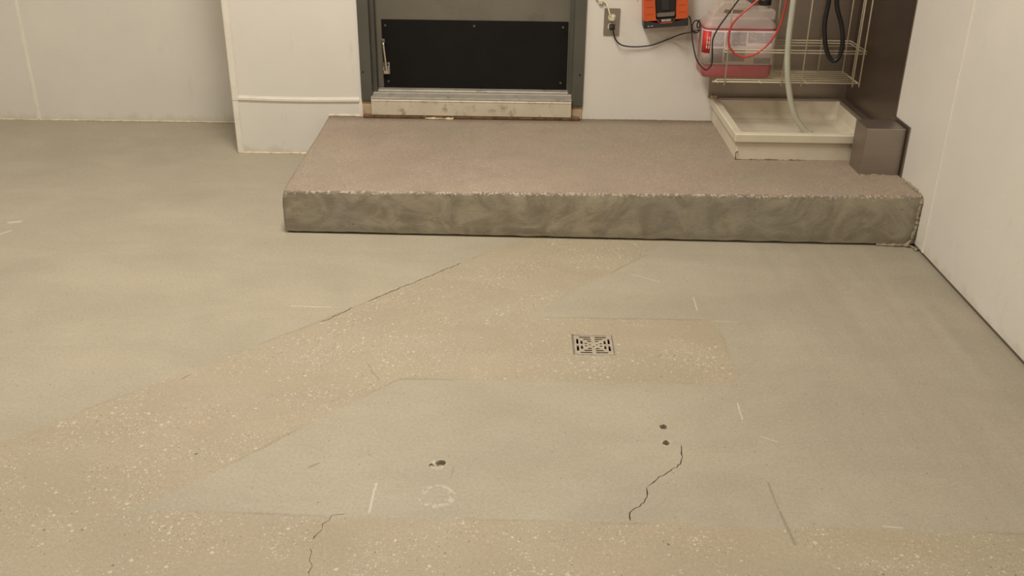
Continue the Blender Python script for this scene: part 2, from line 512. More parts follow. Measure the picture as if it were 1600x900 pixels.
def spline(pts, res=8, closed=False):
    P = [Vector(p) for p in pts]
    n = len(P)
    out = []
    for i in range(n if closed else n - 1):
        if closed:
            a, b, c, d = P[i - 1], P[i], P[(i + 1) % n], P[(i + 2) % n]
        else:
            b, c = P[i], P[i + 1]
            a = P[i - 1] if i else b * 2 - c
            d = P[i + 2] if i + 2 < n else c * 2 - b
        for k in range(res):
            t = k / res
            out.append(0.5 * ((2 * b) + (c - a) * t + (2 * a - 5 * b + 4 * c - d) * t * t + (3 * b - a - 3 * c + d) * t ** 3))
    if not closed:
        out.append(P[-1])
    return out


def add_tube(bm, pts, r, n=8, closed=False):
    P = [Vector(p) for p in pts]
    rings = []
    up = None
    for i, p in enumerate(P):
        if closed:
            t = P[(i + 1) % len(P)] - P[i - 1]
        else:
            t = P[min(i + 1, len(P) - 1)] - P[max(i - 1, 0)]
        t.normalize()
        if up is None:
            up = t.orthogonal().normalized()
        up = (up - t * up.dot(t)).normalized()
        s = t.cross(up)
        rr = r[i] if isinstance(r, (list, tuple)) else r
        rings.append([bm.verts.new(p + (up * math.cos(a) + s * math.sin(a)) * rr) for a in (2 * math.pi * k / n for k in range(n))])
    m = len(rings)
    for i in range(m if closed else m - 1):
        A, B = rings[i], rings[(i + 1) % m]
        for k in range(n):
            bm.faces.new((A[k], A[(k + 1) % n], B[(k + 1) % n], B[k]))
    if not closed:
        bm.faces.new(rings[0][::-1])
        bm.faces.new(rings[-1])


def tube(name, pts, r, mat, parent=None, n=10, res=8, smooth_path=True):
    bm = bmesh.new()
    add_tube(bm, spline(pts, res) if smooth_path else pts, r, n)
    return link(name, bm, mat, parent, smooth=True)


def add_plate(bm, outer, holes, z0, z1, tf=lambda x, y, z: (x, y, z)):
    """flat plate with holes between heights z0 and z1"""
    loops = [outer] + holes
    flat = [p for l in loops for p in l]
    tris = tessellate_polygon([[Vector((*p, 0)) for p in l] for l in loops])
    top = [bm.verts.new(tf(p[0], p[1], z1)) for p in flat]
    bot = [bm.verts.new(tf(p[0], p[1], z0)) for p in flat]
    for t in tris:
        try:
            bm.faces.new([top[i] for i in t])
            bm.faces.new([bot[i] for i in reversed(t)])
        except ValueError:
            pass
    k = 0
    for l in loops:
        n = len(l)
        for i in range(n):
            a, b = k + i, k + (i + 1) % n
            bm.faces.new((top[a], top[b], bot[b], bot[a]))
        k += n


def rrect(x0, x1, y0, y1, r, seg=4):
    out = []
    for cx, cy, a0 in ((x1 - r, y1 - r, 0), (x0 + r, y1 - r, 90), (x0 + r, y0 + r, 180), (x1 - r, y0 + r, 270)):
        for k in range(seg + 1):
            a = math.radians(a0 + 90 * k / seg)
            out.append((cx + r * math.cos(a), cy + r * math.sin(a)))
    return out


def loft(bm, rings, cap0=True, cap1=True):
    V = [[bm.verts.new(p) for p in r] for r in rings]
    n = len(V[0])
    for A, B in zip(V, V[1:]):
        for k in range(n):
            bm.faces.new((A[k], A[(k + 1) % n], B[(k + 1) % n], B[k]))
    if cap0:
        bm.faces.new(V[0][::-1])
    if cap1:
        bm.faces.new(V[-1])
    return V


def cyl(bm, c, axis, r, h, n=12, r2=None):
    c = Vector(c); axis = Vector(axis).normalized()
    add_tube(bm, [c, c + axis * h], [r, r2 if r2 is not None else r], n)


# ------------------------------------------------------------------ floor, with its cracks and holes sunk in
def crack_outline(pts, w, jit):
    rng = random.Random(len(pts) * 31 + int(w * 1e5))
    P = []
    for (ax, ay), (bx, by) in zip(pts, pts[1:]):
        L = math.hypot(bx - ax, by - ay)
        n = max(2, int(L / 0.010))
        for k in range(n):
            t = k / n
            P.append(Vector((ax + (bx - ax) * t + rng.uniform(-jit, jit), ay + (by - ay) * t + rng.uniform(-jit, jit))))
    P.append(Vector(pts[-1]))
    L, Rr = [], []
    n = len(P)
    for i, p in enumerate(P):
        d = (P[min(i + 1, n - 1)] - P[max(i - 1, 0)]).normalized()
        nn = Vector((-d.y, d.x))
        ww = w * (0.25 if i in (0, n - 1) else rng.uniform(0.45, 1.0))
        L.append(p + nn * ww); Rr.append(p - nn * ww)
    return [tuple(q) for q in L] + [tuple(q) for q in reversed(Rr)]


def blob(cx, cy, rx, ry, n=14, jit=0.2, seed=1):
    rng = random.Random(seed)
    return [(cx + rx * math.cos(a) * (1 + rng.uniform(-jit, jit)), cy + ry * math.sin(a) * (1 + rng.uniform(-jit, jit)))
            for a in (2 * math.pi * k / n for k in range(n))]


DX0, DX1, DY0, DY1 = 0.437, 0.564, -1.893, -1.766      # floor drain
FX0, FX1, FY0, FY1 = -4.5, XR + 0.01, -7.0, YB + 0.02
pits = [
    (blob(0.656, -2.269, 0.010, 0.012, seed=3), 0.012),
    (blob(0.653, -2.341, 0.010, 0.011, seed=4), 0.013),
    (blob(0.088, -2.446, 0.012, 0.014, seed=5), 0.012),
    (blob(0.066, -2.456, 0.006, 0.008, seed=6, jit=.4), 0.004),
    (crack_outline([(.690, -2.350), (.685, -2.404), (.679, -2.431), (.649, -2.458), (.618, -2.485), (.586, -2.523)], .0019, .0025), 0.010),
    (crack_outline([(.584, -2.527), (.579, -2.56), (.570, -2.584), (.535, -2.62), (.532, -2.652)], .0018, .0025), 0.010),
    (crack_outline([(-.345, -1.712), (-.29, -1.645), (-.262, -1.605)], .0024, .0035), 0.008),
    (crack_outline([(-.222, -1.562), (-.12, -1.445), (-.02, -1.335), (.066, -1.240)], .0022, .003), 0.008),
    (crack_outline([(-.115, -2.06), (-.14, -2.01), (-.165, -1.955)], .0007, .003), 0.003),
    (crack_outline([(-.11, -2.642), (-.145, -2.656), (-.156, -2.694), (-.165, -2.735)], .0014, .005), 0.004),
    (crack_outline([(-.168, -2.765), (-.160, -2.80), (-.153, -2.845)], .0010, .004), 0.004),
    (crack_outline([(-.672, -2.07), (-.648, -2.042)], .0016, .003), 0.004),
]
bm = bmesh.new()
outer = [(FX0, FY0), (FX1, FY0), (FX1, FY1), (FX0, FY1)]
loops = [outer, [(DX0, DY0), (DX1, DY0), (DX1, DY1), (DX0, DY1)]] + [p for p, _ in pits]
flat = [p for l in loops for p in l]
tv = [bm.verts.new((*p, 0)) for p in flat]
for t in tessellate_polygon([[Vector((*p, 0)) for p in l] for l in loops]):
    try:
        bm.faces.new([tv[i] for i in t])
    except ValueError:
        pass
k = 8
for l, dep in pits:
    n = len(l)
    cx = sum(p[0] for p in l) / n; cy = sum(p[1] for p in l) / n
    bot = [bm.verts.new((p[0], p[1], -dep)) for p in l]
    for i in range(n):
        j = (i + 1) % n
        bm.faces.new((tv[k + i], tv[k + j], bot[j], bot[i]))
    for t in tessellate_polygon([[Vector((*p, 0)) for p in l]]):
        try:
            bm.faces.new([bot[i] for i in t])
        except ValueError:
            pass
    k += n
# side walls of the drain opening and a solid underside
db = [bm.verts.new((p[0], p[1], -0.03)) for p in loops[1]]
for i in range(4):
    bm.faces.new((tv[4 + i], tv[4 + (i + 1) % 4], db[(i + 1) % 4], db[i]))
floor = link('floor', bm, 'floor')
tag(floor, 'ground concrete floor with tan patches, cracks and drill holes', 'floor', kind='structure')


# ------------------------------------------------------------------ walls
def strip_v(name, x, y, z0, z1, w, t, parent, face='y', mat='strip'):
    """half-round divider strip, vertical; face y: on a wall facing -y, face x: on a wall facing -x"""
    prof = [(-w / 2, 0), (-w / 2, -t * .35), (-w * .28, -t * .55), (-w * .2, -t), (w * .2, -t), (w * .28, -t * .55), (w / 2, -t * .35), (w / 2, 0)]
    bm = bmesh.new()
    rings = []
    for z in (z0, z1):
        rings.append([(x + a, y + b, z) if face == 'y' else (x + b, y + a, z) for a, b in prof])
    loft(bm, rings)
    return link(name, bm, mat, parent)


def strip_h(name, x0, x1, y, z, w, t, parent, mat='strip'):
    prof = [(-w / 2, 0), (-w / 2, -t * .35), (-w * .28, -t * .55), (-w * .2, -t), (w * .2, -t), (w * .28, -t * .55), (w / 2, -t * .35), (w / 2, 0)]
    bm = bmesh.new()
    n = 12
    loft(bm, [[(x0 + (x1 - x0) * i / n, y + b, z + a - 0.004 * math.sin(math.pi * i / n)) for a, b in prof] for i in range(n + 1)])
    return link(name, bm, mat, parent)


def bead(name, pts, r, parent, mat='caulk', jit=0.35, n=6):
    """uneven line of sealant"""
    P = spline(pts, 24)
    rad = [max(r * .25, r * (0.85 + 1.3 * jit * mnoise.noise(p * 55) + .6 * jit * mnoise.noise(p * 130))) for p in P]
    P = [p + 0.5 * r * jit * mnoise.noise_vector(p * 60) for p in P]
    bm = bmesh.new()
    add_tube(bm, P, rad, n)
    return link(name, bm, mat, parent, smooth=True)


T = 0.003
# recessed wall at the left
wb = box('wall_back', FX0, XP + 0.01, YB + T, YB + 0.15, 0, ZC, 'wallcore')
tag(wb, 'recessed white panelled wall at the far left', 'wall', kind='structure')
sx = -2.236
box('panel', FX0, sx - .002, YB, YB + T, 0.004, ZC, 'frp2', wb)
box('panel', sx + .002, XP + 0.002, YB, YB + T, 0.004, ZC, 'frp2', wb)
strip_v('divider_strip', sx, YB, 0.006, ZC, 0.024, 0.004, wb)
bead('caulk_bead', [(FX0, YB, 0.002), (-2.4, YB, 0.002), (-1.8, YB, 0.003), (XP, YB, 0.003)], 0.0045, wb)

# the wall with the door
wd = empty('wall_middle', (0, 0, 0))
tag(wd, 'white panelled wall holding the grey door', 'wall', kind='structure')
DL, DR = -0.4632, 0.5528           # outer edges of the door frame
box('core', XP + T, DL + .03, T, YB + 0.15, 0.0, ZC, 'wallcore', wd)
box('core', DR - .03, XR + .12, T, YB + 0.15, 0.0, ZC, 'wallcore', wd)
box('core', DL + .03, DR - .03, T, YB + 0.15, 2.19, ZC, 'wallcore', wd)
ZS = 0.262
box('panel', XP, DL + .01, 0, T, ZS + .004, ZC, 'frp', wd)
box('panel', XP, DL + .004, 0, T, 0.005, ZS - .004, 'frp', wd)
box('panel', DR - .01, XR + .004, 0, T, HS + .001, ZC, 'frp', wd)
box('panel', DL + .01, DR - .01, 0, T, 2.2, ZC, 'frp', wd)
box('panel', XP, XP + T, T, YB, 0.004, ZC, 'frp', wd)
# corner trim, both legs
bm = bmesh.new()
loft(bm, [[(XP - .004, .035, z), (XP - .004, -.004, z), (XP + .002, -.007, z), (XP + .024, -.0055, z), (XP + .030, 0, z), (XP, 0, z), (XP, .035, z)] for z in (ZS - .008, ZC)])
link('corner_trim', bm, 'strip', wd)
bm = bmesh.new()
loft(bm, [[(XP - .004, .035, z), (XP - .004, -.004, z), (XP + .002, -.006, z), (XP + .020, -.0045, z), (XP + .025, 0, z), (XP, 0, z), (XP, .035, z)] for z in (0.004, ZS - .010)])
link('corner_trim', bm, 'strip', wd)
strip_h('divider_strip', XP + .026, DL - .012, 0, ZS, 0.026, 0.007, wd)
strip_v('divider_strip', DL - .004, 0, HS, ZS + .004, 0.024, 0.007, wd)
bead('caulk_bead', [(XP, -.001, 0.002), (-.9, -.002, 0.002), (XL, -.001, 0.003)], 0.006, wd)
bead('caulk_bead', [(XL - .002, -.001, HS + .001), (-.55, -.002, HS + .002), (DL - .01, -.001, HS + .001)], 0.005, wd)
bead('caulk_bead', [(DR, -.001, HS), (.8, -.001, HS + .001), (1.13, -.001, HS)], 0.003, wd, mat='foam')

# the right wall
wr = box('wall_right', XR + T, XR + .15, FY0, YB + .15, 0.0, ZC, 'wallcore')
tag(wr, 'white panelled wall running along the right side', 'wall', kind='structure')
SY = -1.104
box('panel', XR, XR + T, SY + .002, 0, 0.012, ZC, 'frp', wr)
box('panel', XR, XR + T, SY - 1.22, SY - .002, 0.012, ZC, 'frp', wr)
box('panel', XR, XR + T, FY0, SY - 1.224, 0.012, ZC, 'frp', wr)
strip_v('divider_strip', XR, SY, 0.012, ZC, 0.016, 0.003, wr, face='x')
strip_v('divider_strip', XR, SY - 1.222, 0.012, ZC, 0.016, 0.003, wr, face='x')

wl = box('wall_left', FX0 - .1, FX0, FY0, YB + .15, 0, ZC, 'paint')
tag(wl, 'plain light wall far out on the left side', 'wall', kind='structure')
wf = box('wall_front', FX0 - .1, XR + .15, FY0 - .1, FY0, 0, ZC, 'paint')
tag(wf, 'plain light wall behind the viewer', 'wall', kind='structure')
ce = box('ceiling', FX0 - .1, XR + .15, FY0 - .1, YB + .15, ZC, ZC + .05, 'ceil')
tag(ce, 'plain pale ceiling over the room', 'ceiling', kind='structure')

# ------------------------------------------------------------------ concrete step
st = empty('concrete_step', (0.55, -0.5, 0))
tag(st, 'low worn concrete step running from below the door to right wall', 'step')


def step_mesh():
    bm = bmesh.new()
    lay = bm.verts.layers.float.new('topness')
    nx = 190
    rng = random.Random(5)
    rings = []
    XRR = XR - .001
    for i in range(nx + 1):
        t = i / nx
        x = XL + (XRR - XL) * t
        yf = -0.9814 + (-1.0205 + 0.9814) * t
        hf = 0.1677 + (0.1981 - 0.1677) * t
        R = 0.011 + 0.006 * mnoise.noise((x * 9, 1, 0)) + 0.004 * mnoise.noise((x * 33, 4, 0))
        if i == 0:
            R = 0.02
        top = lambda y: HS + (hf - HS) * (y / yf)
        prof = [(-0.0005, 0.0, 9)] if False else []
        prof.append((-0.002, HS, 0.95))
        for y in (-.1, -.2, -.3, -.42, -.54, -.66, -.76, -.84, -.90, -.935):
            prof.append((y, top(y) + .0016 * mnoise.noise((x * 5, y * 5, 3)), yf * -1 + y))
        for k in range(6):
            a = math.pi / 2 * k / 5
            prof.append((yf + R - R * math.sin(a), hf - R + R * math.cos(a), R * (1 - 2 * k / 5) * 0.8))
        for s in (.2, .4, .6, .8):
            z = (hf - R) + (0.010 - (hf - R)) * s
            prof.append((yf + .003 * mnoise.noise((x * 4, z * 9, 7)) + .0015 * mnoise.noise((x * 20, z * 30, 2)), z, -.03 - s * .1))
        zb = 0.0085 + .004 * mnoise.noise((x * 15, 0, 3))
        prof.append((yf - .0005, zb + .0012, -.2))
        prof.append((yf, zb, -.2))
        prof.append((yf + .0015, zb - .0008, -.2))
        prof.append((yf + .018, zb - .001, -.2))
        prof.append((yf + .018, 0.0, -.2))
        prof.append((-0.002, 0.0, -.2))
        ring = []
        xo = (0.005 * mnoise.noise((0, 8.1, 2)) if i == 0 else 0)
        for y, z, tp in prof:
            dx = (0.006 * mnoise.noise((y * 14, z * 20, 9)) if i == 0 else 0)
            if i == 0 and tp > -.02:
                z -= 0.004
            v = bm.verts.new((x + dx + xo, y, z))
            v[lay] = tp
            ring.append(v)
        rings.append(ring)
    n = len(rings[0])
    for A, B in zip(rings, rings[1:]):
        for k in range(n):
            bm.faces.new((A[k], B[k], B[(k + 1) % n], A[(k + 1) % n]))
    bm.faces.new(rings[0][::-1])
    bm.faces.new(rings[-1])
    return bm


link('slab', step_mesh(), 'step', st, smooth=True)
bead('sealant', [(XR - .003, -1.023, .19), (XR - .008, -1.024, .14), (XR - .006, -1.024, .08), (XR - .016, -1.026, .03), (XR - .03, -1.03, .006)], 0.008, st, mat='foam', jit=.5)
bead('sealant', [(XR - .002, -.80, .190), (XR - .005, -.86, .196), (XR - .003, -.93, .199), (XR - .003, -1.01, .198)], 0.006, st, mat='foam', jit=.6)
bead('sealant', [(XR - .14, -1.018, .004), (XR - .08, -1.024, .005), (XR - .02, -1.03, .006), (XR - .004, -1.07, .004)], 0.007, st, mat='foam', jit=.5)

# ------------------------------------------------------------------ door
dr = empty('door_1', (0.045, 0.0, HS))
tag(dr, 'grey steel door with black kick plate in a grey frame', 'door', kind='structure')
YD = 0.125
FW = 0.050
for s in (-1, 1):
    xo = DL if s < 0 else DR
    zb = 0.262 if s < 0 else 0.250
    q = lambda d: xo + (-s) * d
    bm = bmesh.new()
    # hollow-metal profile: face, soffit, stop, rebate
    prof = [(0, .02), (0, -.012), (FW, -.012), (FW, .045), (FW + .016, .045), (FW + .016, .098), (FW, .098), (FW, .17), (FW - .02, .17), (FW - .02, .02)]
    loft(bm, [[(q(a), b, z) for a, b in prof] for z in (zb, 2.2)])
    j = link('jamb', bm, 'jamb', dr, bevel=.002)
    bm = bmesh.new()
    cyl(bm, (q(.014 if s < 0 else .018), -.0105, .395), (0, -1, 0), .0042, .003, 10)
    link('screw', bm, 'dark', j)
    x0, x1 = sorted((q(0.002), q(FW + .006)))
    box('rusted_end', x0, x1, -.009, .02, zb - .012, zb, 'rust', dr)
    box('sill_block', x0, x1, -.008, .05, HS + .001, zb - .011, 'bare', dr, bevel=.003)
bm = bmesh.new()
add_box(bm, DL, DR, -.012, .02, 2.13, 2.2)
add_box(bm, DL + .04, DR - .04, .02, .098, 2.13, 2.2)
link('frame_head', bm, 'jamb', dr, bevel=.002)
SL, SR = DL + FW + .004, DR - FW - .004
slab = box('slab', SL, SR, YD, YD + .044, .295, 2.13, 'slab', dr)
kp = box('kick_plate', -.376, .481, YD - .004, YD, .293, .607, 'kick', dr, bevel=.001)
for (x, z) in ((-.358, .579), (.05, .581), (.457, .581), (-.354, .322), (.454, .325)):
    bm = bmesh.new()
    cyl(bm, (x, YD - .0035, z), (0, -1, 0), .006, .003, 12, .004)
    link('screw', bm, 'screw', kp)
# kick-down holder, folded up
hl = empty('door_holder', (0, 0, 0)); hl.parent = dr
hl.matrix_parent_inverse = Matrix.Translation(dr.location).inverted()
bm = bmesh.new()
add_box(bm, -.373, -.345, YD - .010, YD - .004, .358, .412)
add_box(bm, -.371, -.367, YD - .032, YD - .010, .362, .400)
add_box(bm, -.351, -.347, YD - .032, YD - .010, .362, .400)
o = link('bracket', bm, 'chrome', hl, bevel=.001)
bm = bmesh.new()
add_tube(bm, spline([(-.3585, YD - .030, .380), (-.361, YD - .034, .430), (-.365, YD - .036, .480), (-.3675, YD - .034, .505)], 6), [.0085 - .002 * math.sin(i / 18 * 3.14) for i in range(19)], 10)
link('arm', bm, 'chrome', hl, smooth=True)
bm = bmesh.new()
cyl(bm, (-.3675, YD - .030, .508), (0, -.2, 1), .0095, .014, 12, .0085)
link('rubber_tip', bm, 'greyp', hl, smooth=False)
bm = bmesh.new()
cyl(bm, (-.375, YD - .026, .385), (1, 0, 0), .004, .032, 10)
link('pin', bm, 'chrome', hl)
# threshold
th = empty('threshold', (0, 0, 0)); th.parent = dr
th.matrix_parent_inverse = Matrix.Translation(dr.location).inverted()
TX0, TX1 = -.417, .501
bm = bmesh.new()
prof = [(-.034, .2815), (-.028, .2845), (.030, .2885), (.034, .2915), (.046, .2915), (.050, .2885), (.075, .2885), (.079, .2925), (.118, .2925), (.160, .290), (.160, .276), (-.034, .276)]
loft(bm, [[(x, y, z) for y, z in prof] for x in (TX0, TX1)])
link('saddle', bm, 'alu', th)
bm = bmesh.new()
prof = [(-.034, .2745), (-.036, .270), (-.034, .265), (-.032, .203), (-.02, .203), (-.02, .2745)]
loft(bm, [[(x, y, z) for y, z in prof] for x in (TX0 + .001, TX1 - .001)])
link('riser_face', bm, 'alu_front', th)
box('sill_base', TX0 + .01, TX1 - .01, -.024, .16, HS - .003, .2765, 'grime', th)
box('rust_strip', TX0 - .04, TX1 + .04, -.030, -.006, HS + .001, HS + .015, 'rust', th, bevel=.003)
bead('sealant', [(-.17, -.036, HS + .003), (-.13, -.037, HS + .003), (-.09, -.036, HS + .003), (-.04, -.033, HS + .002)], 0.0045, th, jit=.6)

# ------------------------------------------------------------------ stainless sheets behind the mop sink
ZW = 1.9
s1 = box('stainless_panel', 1.126, XR - .004, -.003, 0, .297, ZW, 'ss')
tag(s1, 'flat stainless steel sheet on the back wall behind wire rack', 'wall panel', 'stainless sheets round the mop sink')
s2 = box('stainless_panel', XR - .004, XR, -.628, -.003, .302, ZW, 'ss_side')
tag(s2, 'dark stainless steel sheet on the right wall beside mop sink', 'wall panel', 'stainless sheets round the mop sink')

# ------------------------------------------------------------------ mop sink
sk = empty('mop_sink', (1.444, -.30, HS))
tag(sk, 'cream square mop sink basin on the concrete step', 'sink')
ZR = 0.3005
sx0, sx1, sy0, sy1 = 1.137, XR - .005, -.593, -.004
r4 = lambda ins, z, r: [(x, y, z) for x, y in rrect(sx0 + ins, sx1 - ins * .4, sy0 + ins, sy1 - ins * .4, r)]
ri = lambda ins, z, r: [(x, y, z) for x, y in rrect(sx0 + ins, sx1 - ins, sy0 + ins, sy1 - ins, r)]
bm = bmesh.new()
V = loft(bm, [r4(.014, HS + .003, .006), r4(.014, ZR - .040, .006), r4(.002, ZR - .036, .006), r4(0, ZR - .032, .006), r4(0, ZR - .004, .006), ri(.004, ZR, .006),
              ri(.030, ZR, .012), ri(.034, ZR - .004, .014), ri(.042, ZR - .060, .03), ri(.052, ZR - .080, .04), ri(.075, ZR - .090, .04), ri(.22, ZR - .096, .04)], True, True)
link('basin', bm, 'sink', sk, bevel=0)
box('corner_flange', sx0 - .001, sx0 + .028, -.030, -.003, ZR - .01, ZR + .012, 'bare', sk, bevel=.003)
bm = bmesh.new()
add_box(bm, sx0 + .03, XR - .005, -.034, -.004, ZR - .002, ZR + .006)
add_box(bm, XR - .036, XR - .005, -.585, -.030, ZR - .002, ZR + .006)
add_box(bm, XR - .040, XR - .036, -.585, -.030, ZR - .030, ZR + .006)
add_box(bm, sx0 + .03, XR - .036, -.038, -.034, ZR - .030, ZR + .006)
link('steel_rim_cap', bm, 'ss_box', sk)
bm = bmesh.new()
cyl(bm, (1.444, -.30, ZR - .0965), (0, 0, 1), .045, .003, 24)
link('drain_strainer', bm, 'chrome', sk)
bead('stain_crack', [(sx0 + .012, sy0 + .008, HS + .005), (sx0 + .012, sy0 + .010, HS + .03), (sx0 + .02, sy0 + .009, HS + .038)], .0028, sk, mat='rust', jit=.7)
bead('base_sealant', [(sx0 + .01, sy0 + .01, HS + .001), (1.3, sy0 + .011, HS + .001), (1.45, sy0 + .010, HS + .001), (1.60, sy0 + .011, HS + .001)], .0045, sk, mat='rust', jit=.6)

# ------------------------------------------------------------------ steel corner guard box
cb = empty('corner_guard', (1.68, -.70, .192))
tag(cb, 'small open steel box standing at the front right corner of mop sink', 'metal box')
bx0, bx1, by0, by1, bz0, bz1 = 1.597, 1.748, -.772, -.636, .190, .3805
bm = bmesh.new()
add_box(bm, bx0, bx1, by0, by1, bz0, bz1)
link('box_body', bm, 'ss_box', cb, bevel=.0025)
bm = bmesh.new()
add_box(bm, bx1 + .0005, XR - .0005, by0 - .020, by1 + .028, bz0 + .004, bz1 + .012)
link('wall_flange', bm, 'ss_side', cb, bevel=.001)
bead('sealant', [(bx0 + .004, by0 + .03, .193), (bx0 + .008, by0 - .001, .194), (bx0 + .05, by0 - .003, .1945), (bx1 - .03, by0 - .002, .195)], .005, cb, mat='foam', jit=.6)

# ------------------------------------------------------------------ wire rack
rk = empty('wire_rack', (1.42, -.13, .43))
tag(rk, 'cream coated wire rack hanging over the mop sink', 'rack')
RX0, RX1, RYB, RYF, ZD, ZM, ZT = 1.112, 1.722, -.030, -.250, .430, .556, 1.32
WR = .0026


def wire(pts, r=WR, name='wire', closed=False, n=6):
    bm = bmesh.new()
    add_tube(bm, pts, r, n, closed)
    return link(name, bm, 'wire', rk, smooth=True)


wire([(RX0 - .022, RYF, ZD), (RX1, RYF, ZD)], .0032, 'deck_wire')
wire([(RX0, RYB, ZD), (RX1, RYB, ZD)], .0032, 'deck_wire')
for k in range(1, 6):
    y = RYF + (RYB - RYF) * k / 6
    wire([(RX0, y, ZD + .001), (RX1 - .012, y, ZD + .001)], .0028, 'deck_wire')
for x in (RX0, 1.30, 1.50, RX1):
    wire([(x, RYF, ZD - .005), (x, RYB, ZD - .005)], .0030, 'cross_wire')
for dz, g in ((0, 0), (.011, .0)):
    wire([(RX0 + .02, RYF, ZM + dz), (RX1 + .006, RYF, ZM + dz), (RX1 + .006, RYB, ZM + dz), (RX0 + .02, RYB, ZM + dz)], .0028, 'rail_wire', True)
for k in (1, 2):
    y = RYF + (RYB - RYF) * (.45 + .28 * k)
    wire([(RX0 + .02, y, ZM), (RX1 + .006, y, ZM)], .0022, 'rail_wire')
for x in (1.142, 1.385, 1.470, 1.690, RX1 - .004):
    wire([(x, RYF - .005, ZD - .014), (x, RYF - .005, ZT)], .0029, 'upright_wire')
for x in (1.145, 1.395, 1.60, 1.712):
    wire([(x, RYB - .003, ZD - .010), (x, RYB - .003, ZT)], .0029, 'upright_wire')
wire([(RX1, -.14, ZD - .010), (RX1, -.14, ZT)], .0029, 'upright_wire')
wire([(RX0 + .02, RYF, ZT), (RX1, RYF, ZT), (RX1, RYB, ZT), (RX0 + .02, RYB, ZT)], .0032, 'rail_wire', True)

# ------------------------------------------------------------------ jug of pink cleaner
jg = empty('plastic_jug', (1.195, -.13, ZD))
tag(jg, 'translucent plastic jug of pink cleaner with printed label on wire rack', 'jug')
jx0, jx1, jy0, jy1 = 1.043, 1.350, -.222, -.045


def jring(ins, z, r=.03, ox=0):
    return [(x, y, z) for x, y in rrect(jx0 + ins, jx1 - ins, jy0 + ins, jy1 - ins, max(.008, r - ins * .5), 5)]


JB = ZD + .0055
bm = bmesh.new()
loft(bm, [jring(.020, JB), jring(.006, JB + .004), jring(0, JB + .014), jring(0, JB + .05), jring(.0015, JB + .10), jring(.0015, .64), jring(.000, .650), jring(.002, .660),
          jring(.010, .672), jring(.030, .690), jring(.055, .700)])
for f in bm.faces:
    f.material_index = 1 if f.calc_center_median().z < .650 else 0
link('body', bm, ['jug', 'jug_wet'], jg, smooth=True)
bm = bmesh.new()
loft(bm, [jring(.022, JB + .0025), jring(.009, JB + .006), jring(.004, JB + .016), jring(.004, .648), jring(.005, .656)])
link('liquid', bm, 'liquid', jg, smooth=True)
# handle: a plate with a finger slot
bm = bmesh.new()
hp = [(jx0 + .025, .680), (jx0 + .035, .705), (jx0 + .060, .738), (jx0 + .075, .752), (jx0 + .170, .756), (jx0 + .19, .748), (jx0 + .205, .728), (jx0 + .225, .722),
      (jx0 + .290, .724), (jx0 + .300, .716), (jx0 + .298, .680)]
hole = [(jx0 + .085, .704), (jx0 + .165, .704), (jx0 + .172, .712), (jx0 + .165, .722), (jx0 + .085, .722), (jx0 + .078, .712)]
add_plate(bm, hp, [hole], -.190, -.075, lambda x, z, y: (x, y, z))
link('handle', bm, 'jug', jg, bevel=.008, seg=3)
bm = bmesh.new()
cyl(bm, (jx0 + .258, -.135, .722), (0, 0, 1), .024, .014, 20)
link('neck', bm, 'jug', jg)
bm = bmesh.new()
cyl(bm, (jx0 + .258, -.135, .735), (0, 0, 1), .028, .024, 24)
link('cap', bm, 'blackp', jg, bevel=.003)
# label wrapped round the front
bm = bmesh.new()
full = rrect(jx0 - .0012, jx1 + .0012, jy0 - .0012, jy1 + .0012, .031, 5)
idx = [i for i, (x, y) in enumerate(full)]
front = sorted([p for p in full if p[1] < jy0 + .030], key=lambda p: (p[0]))
path = [(jx0 - .0012, jy0 + .075)] + front + [(jx1 + .0012, jy0 + .075)]
lo = [bm.verts.new((x, y, .497 + .002 * math.sin(i))) for i, (x, y) in enumerate(path)]
hi = [bm.verts.new((x, y, .641)) for x, y in path]
for i in range(len(path) - 1):
    bm.faces.new((lo[i], lo[i + 1], hi[i + 1], hi[i]))
lb = link('label', bm, 'label', jg, smooth=True)
so = lb.modifiers.new('solid', 'SOLIDIFY'); so.thickness = .0006
bm = bmesh.new()
rp = [(x - .0008, y - .0008) for x, y in path[1:5]] + [(jx0 + .028, jy0 - .0022)]
lo = [bm.verts.new((x, y, .545)) for x, y in rp]
hi = [bm.verts.new((x, y, .637)) for x, y in rp]
for i in range(len(rp) - 1):
    bm.faces.new((lo[i], lo[i + 1], hi[i + 1], hi[i]))
rb = link('red_band', bm, 'redprint', lb, smooth=True)
so = rb.modifiers.new('solid', 'SOLIDIFY'); so.thickness = .0005
bm = bmesh.new()
for k, (z, h) in enumerate(((.565, .013), (.583, .015), (.602, .013))):
    for q in range(2):
        x = jx0 + .0115 + .0085 * q
        add_box(bm, x, x + .004, jy0 - .0045 + .006 * (1 - q), jy0 - .0035 + .006 * (1 - q), z, z + h)
link('white_marks', bm, 'white', lb)

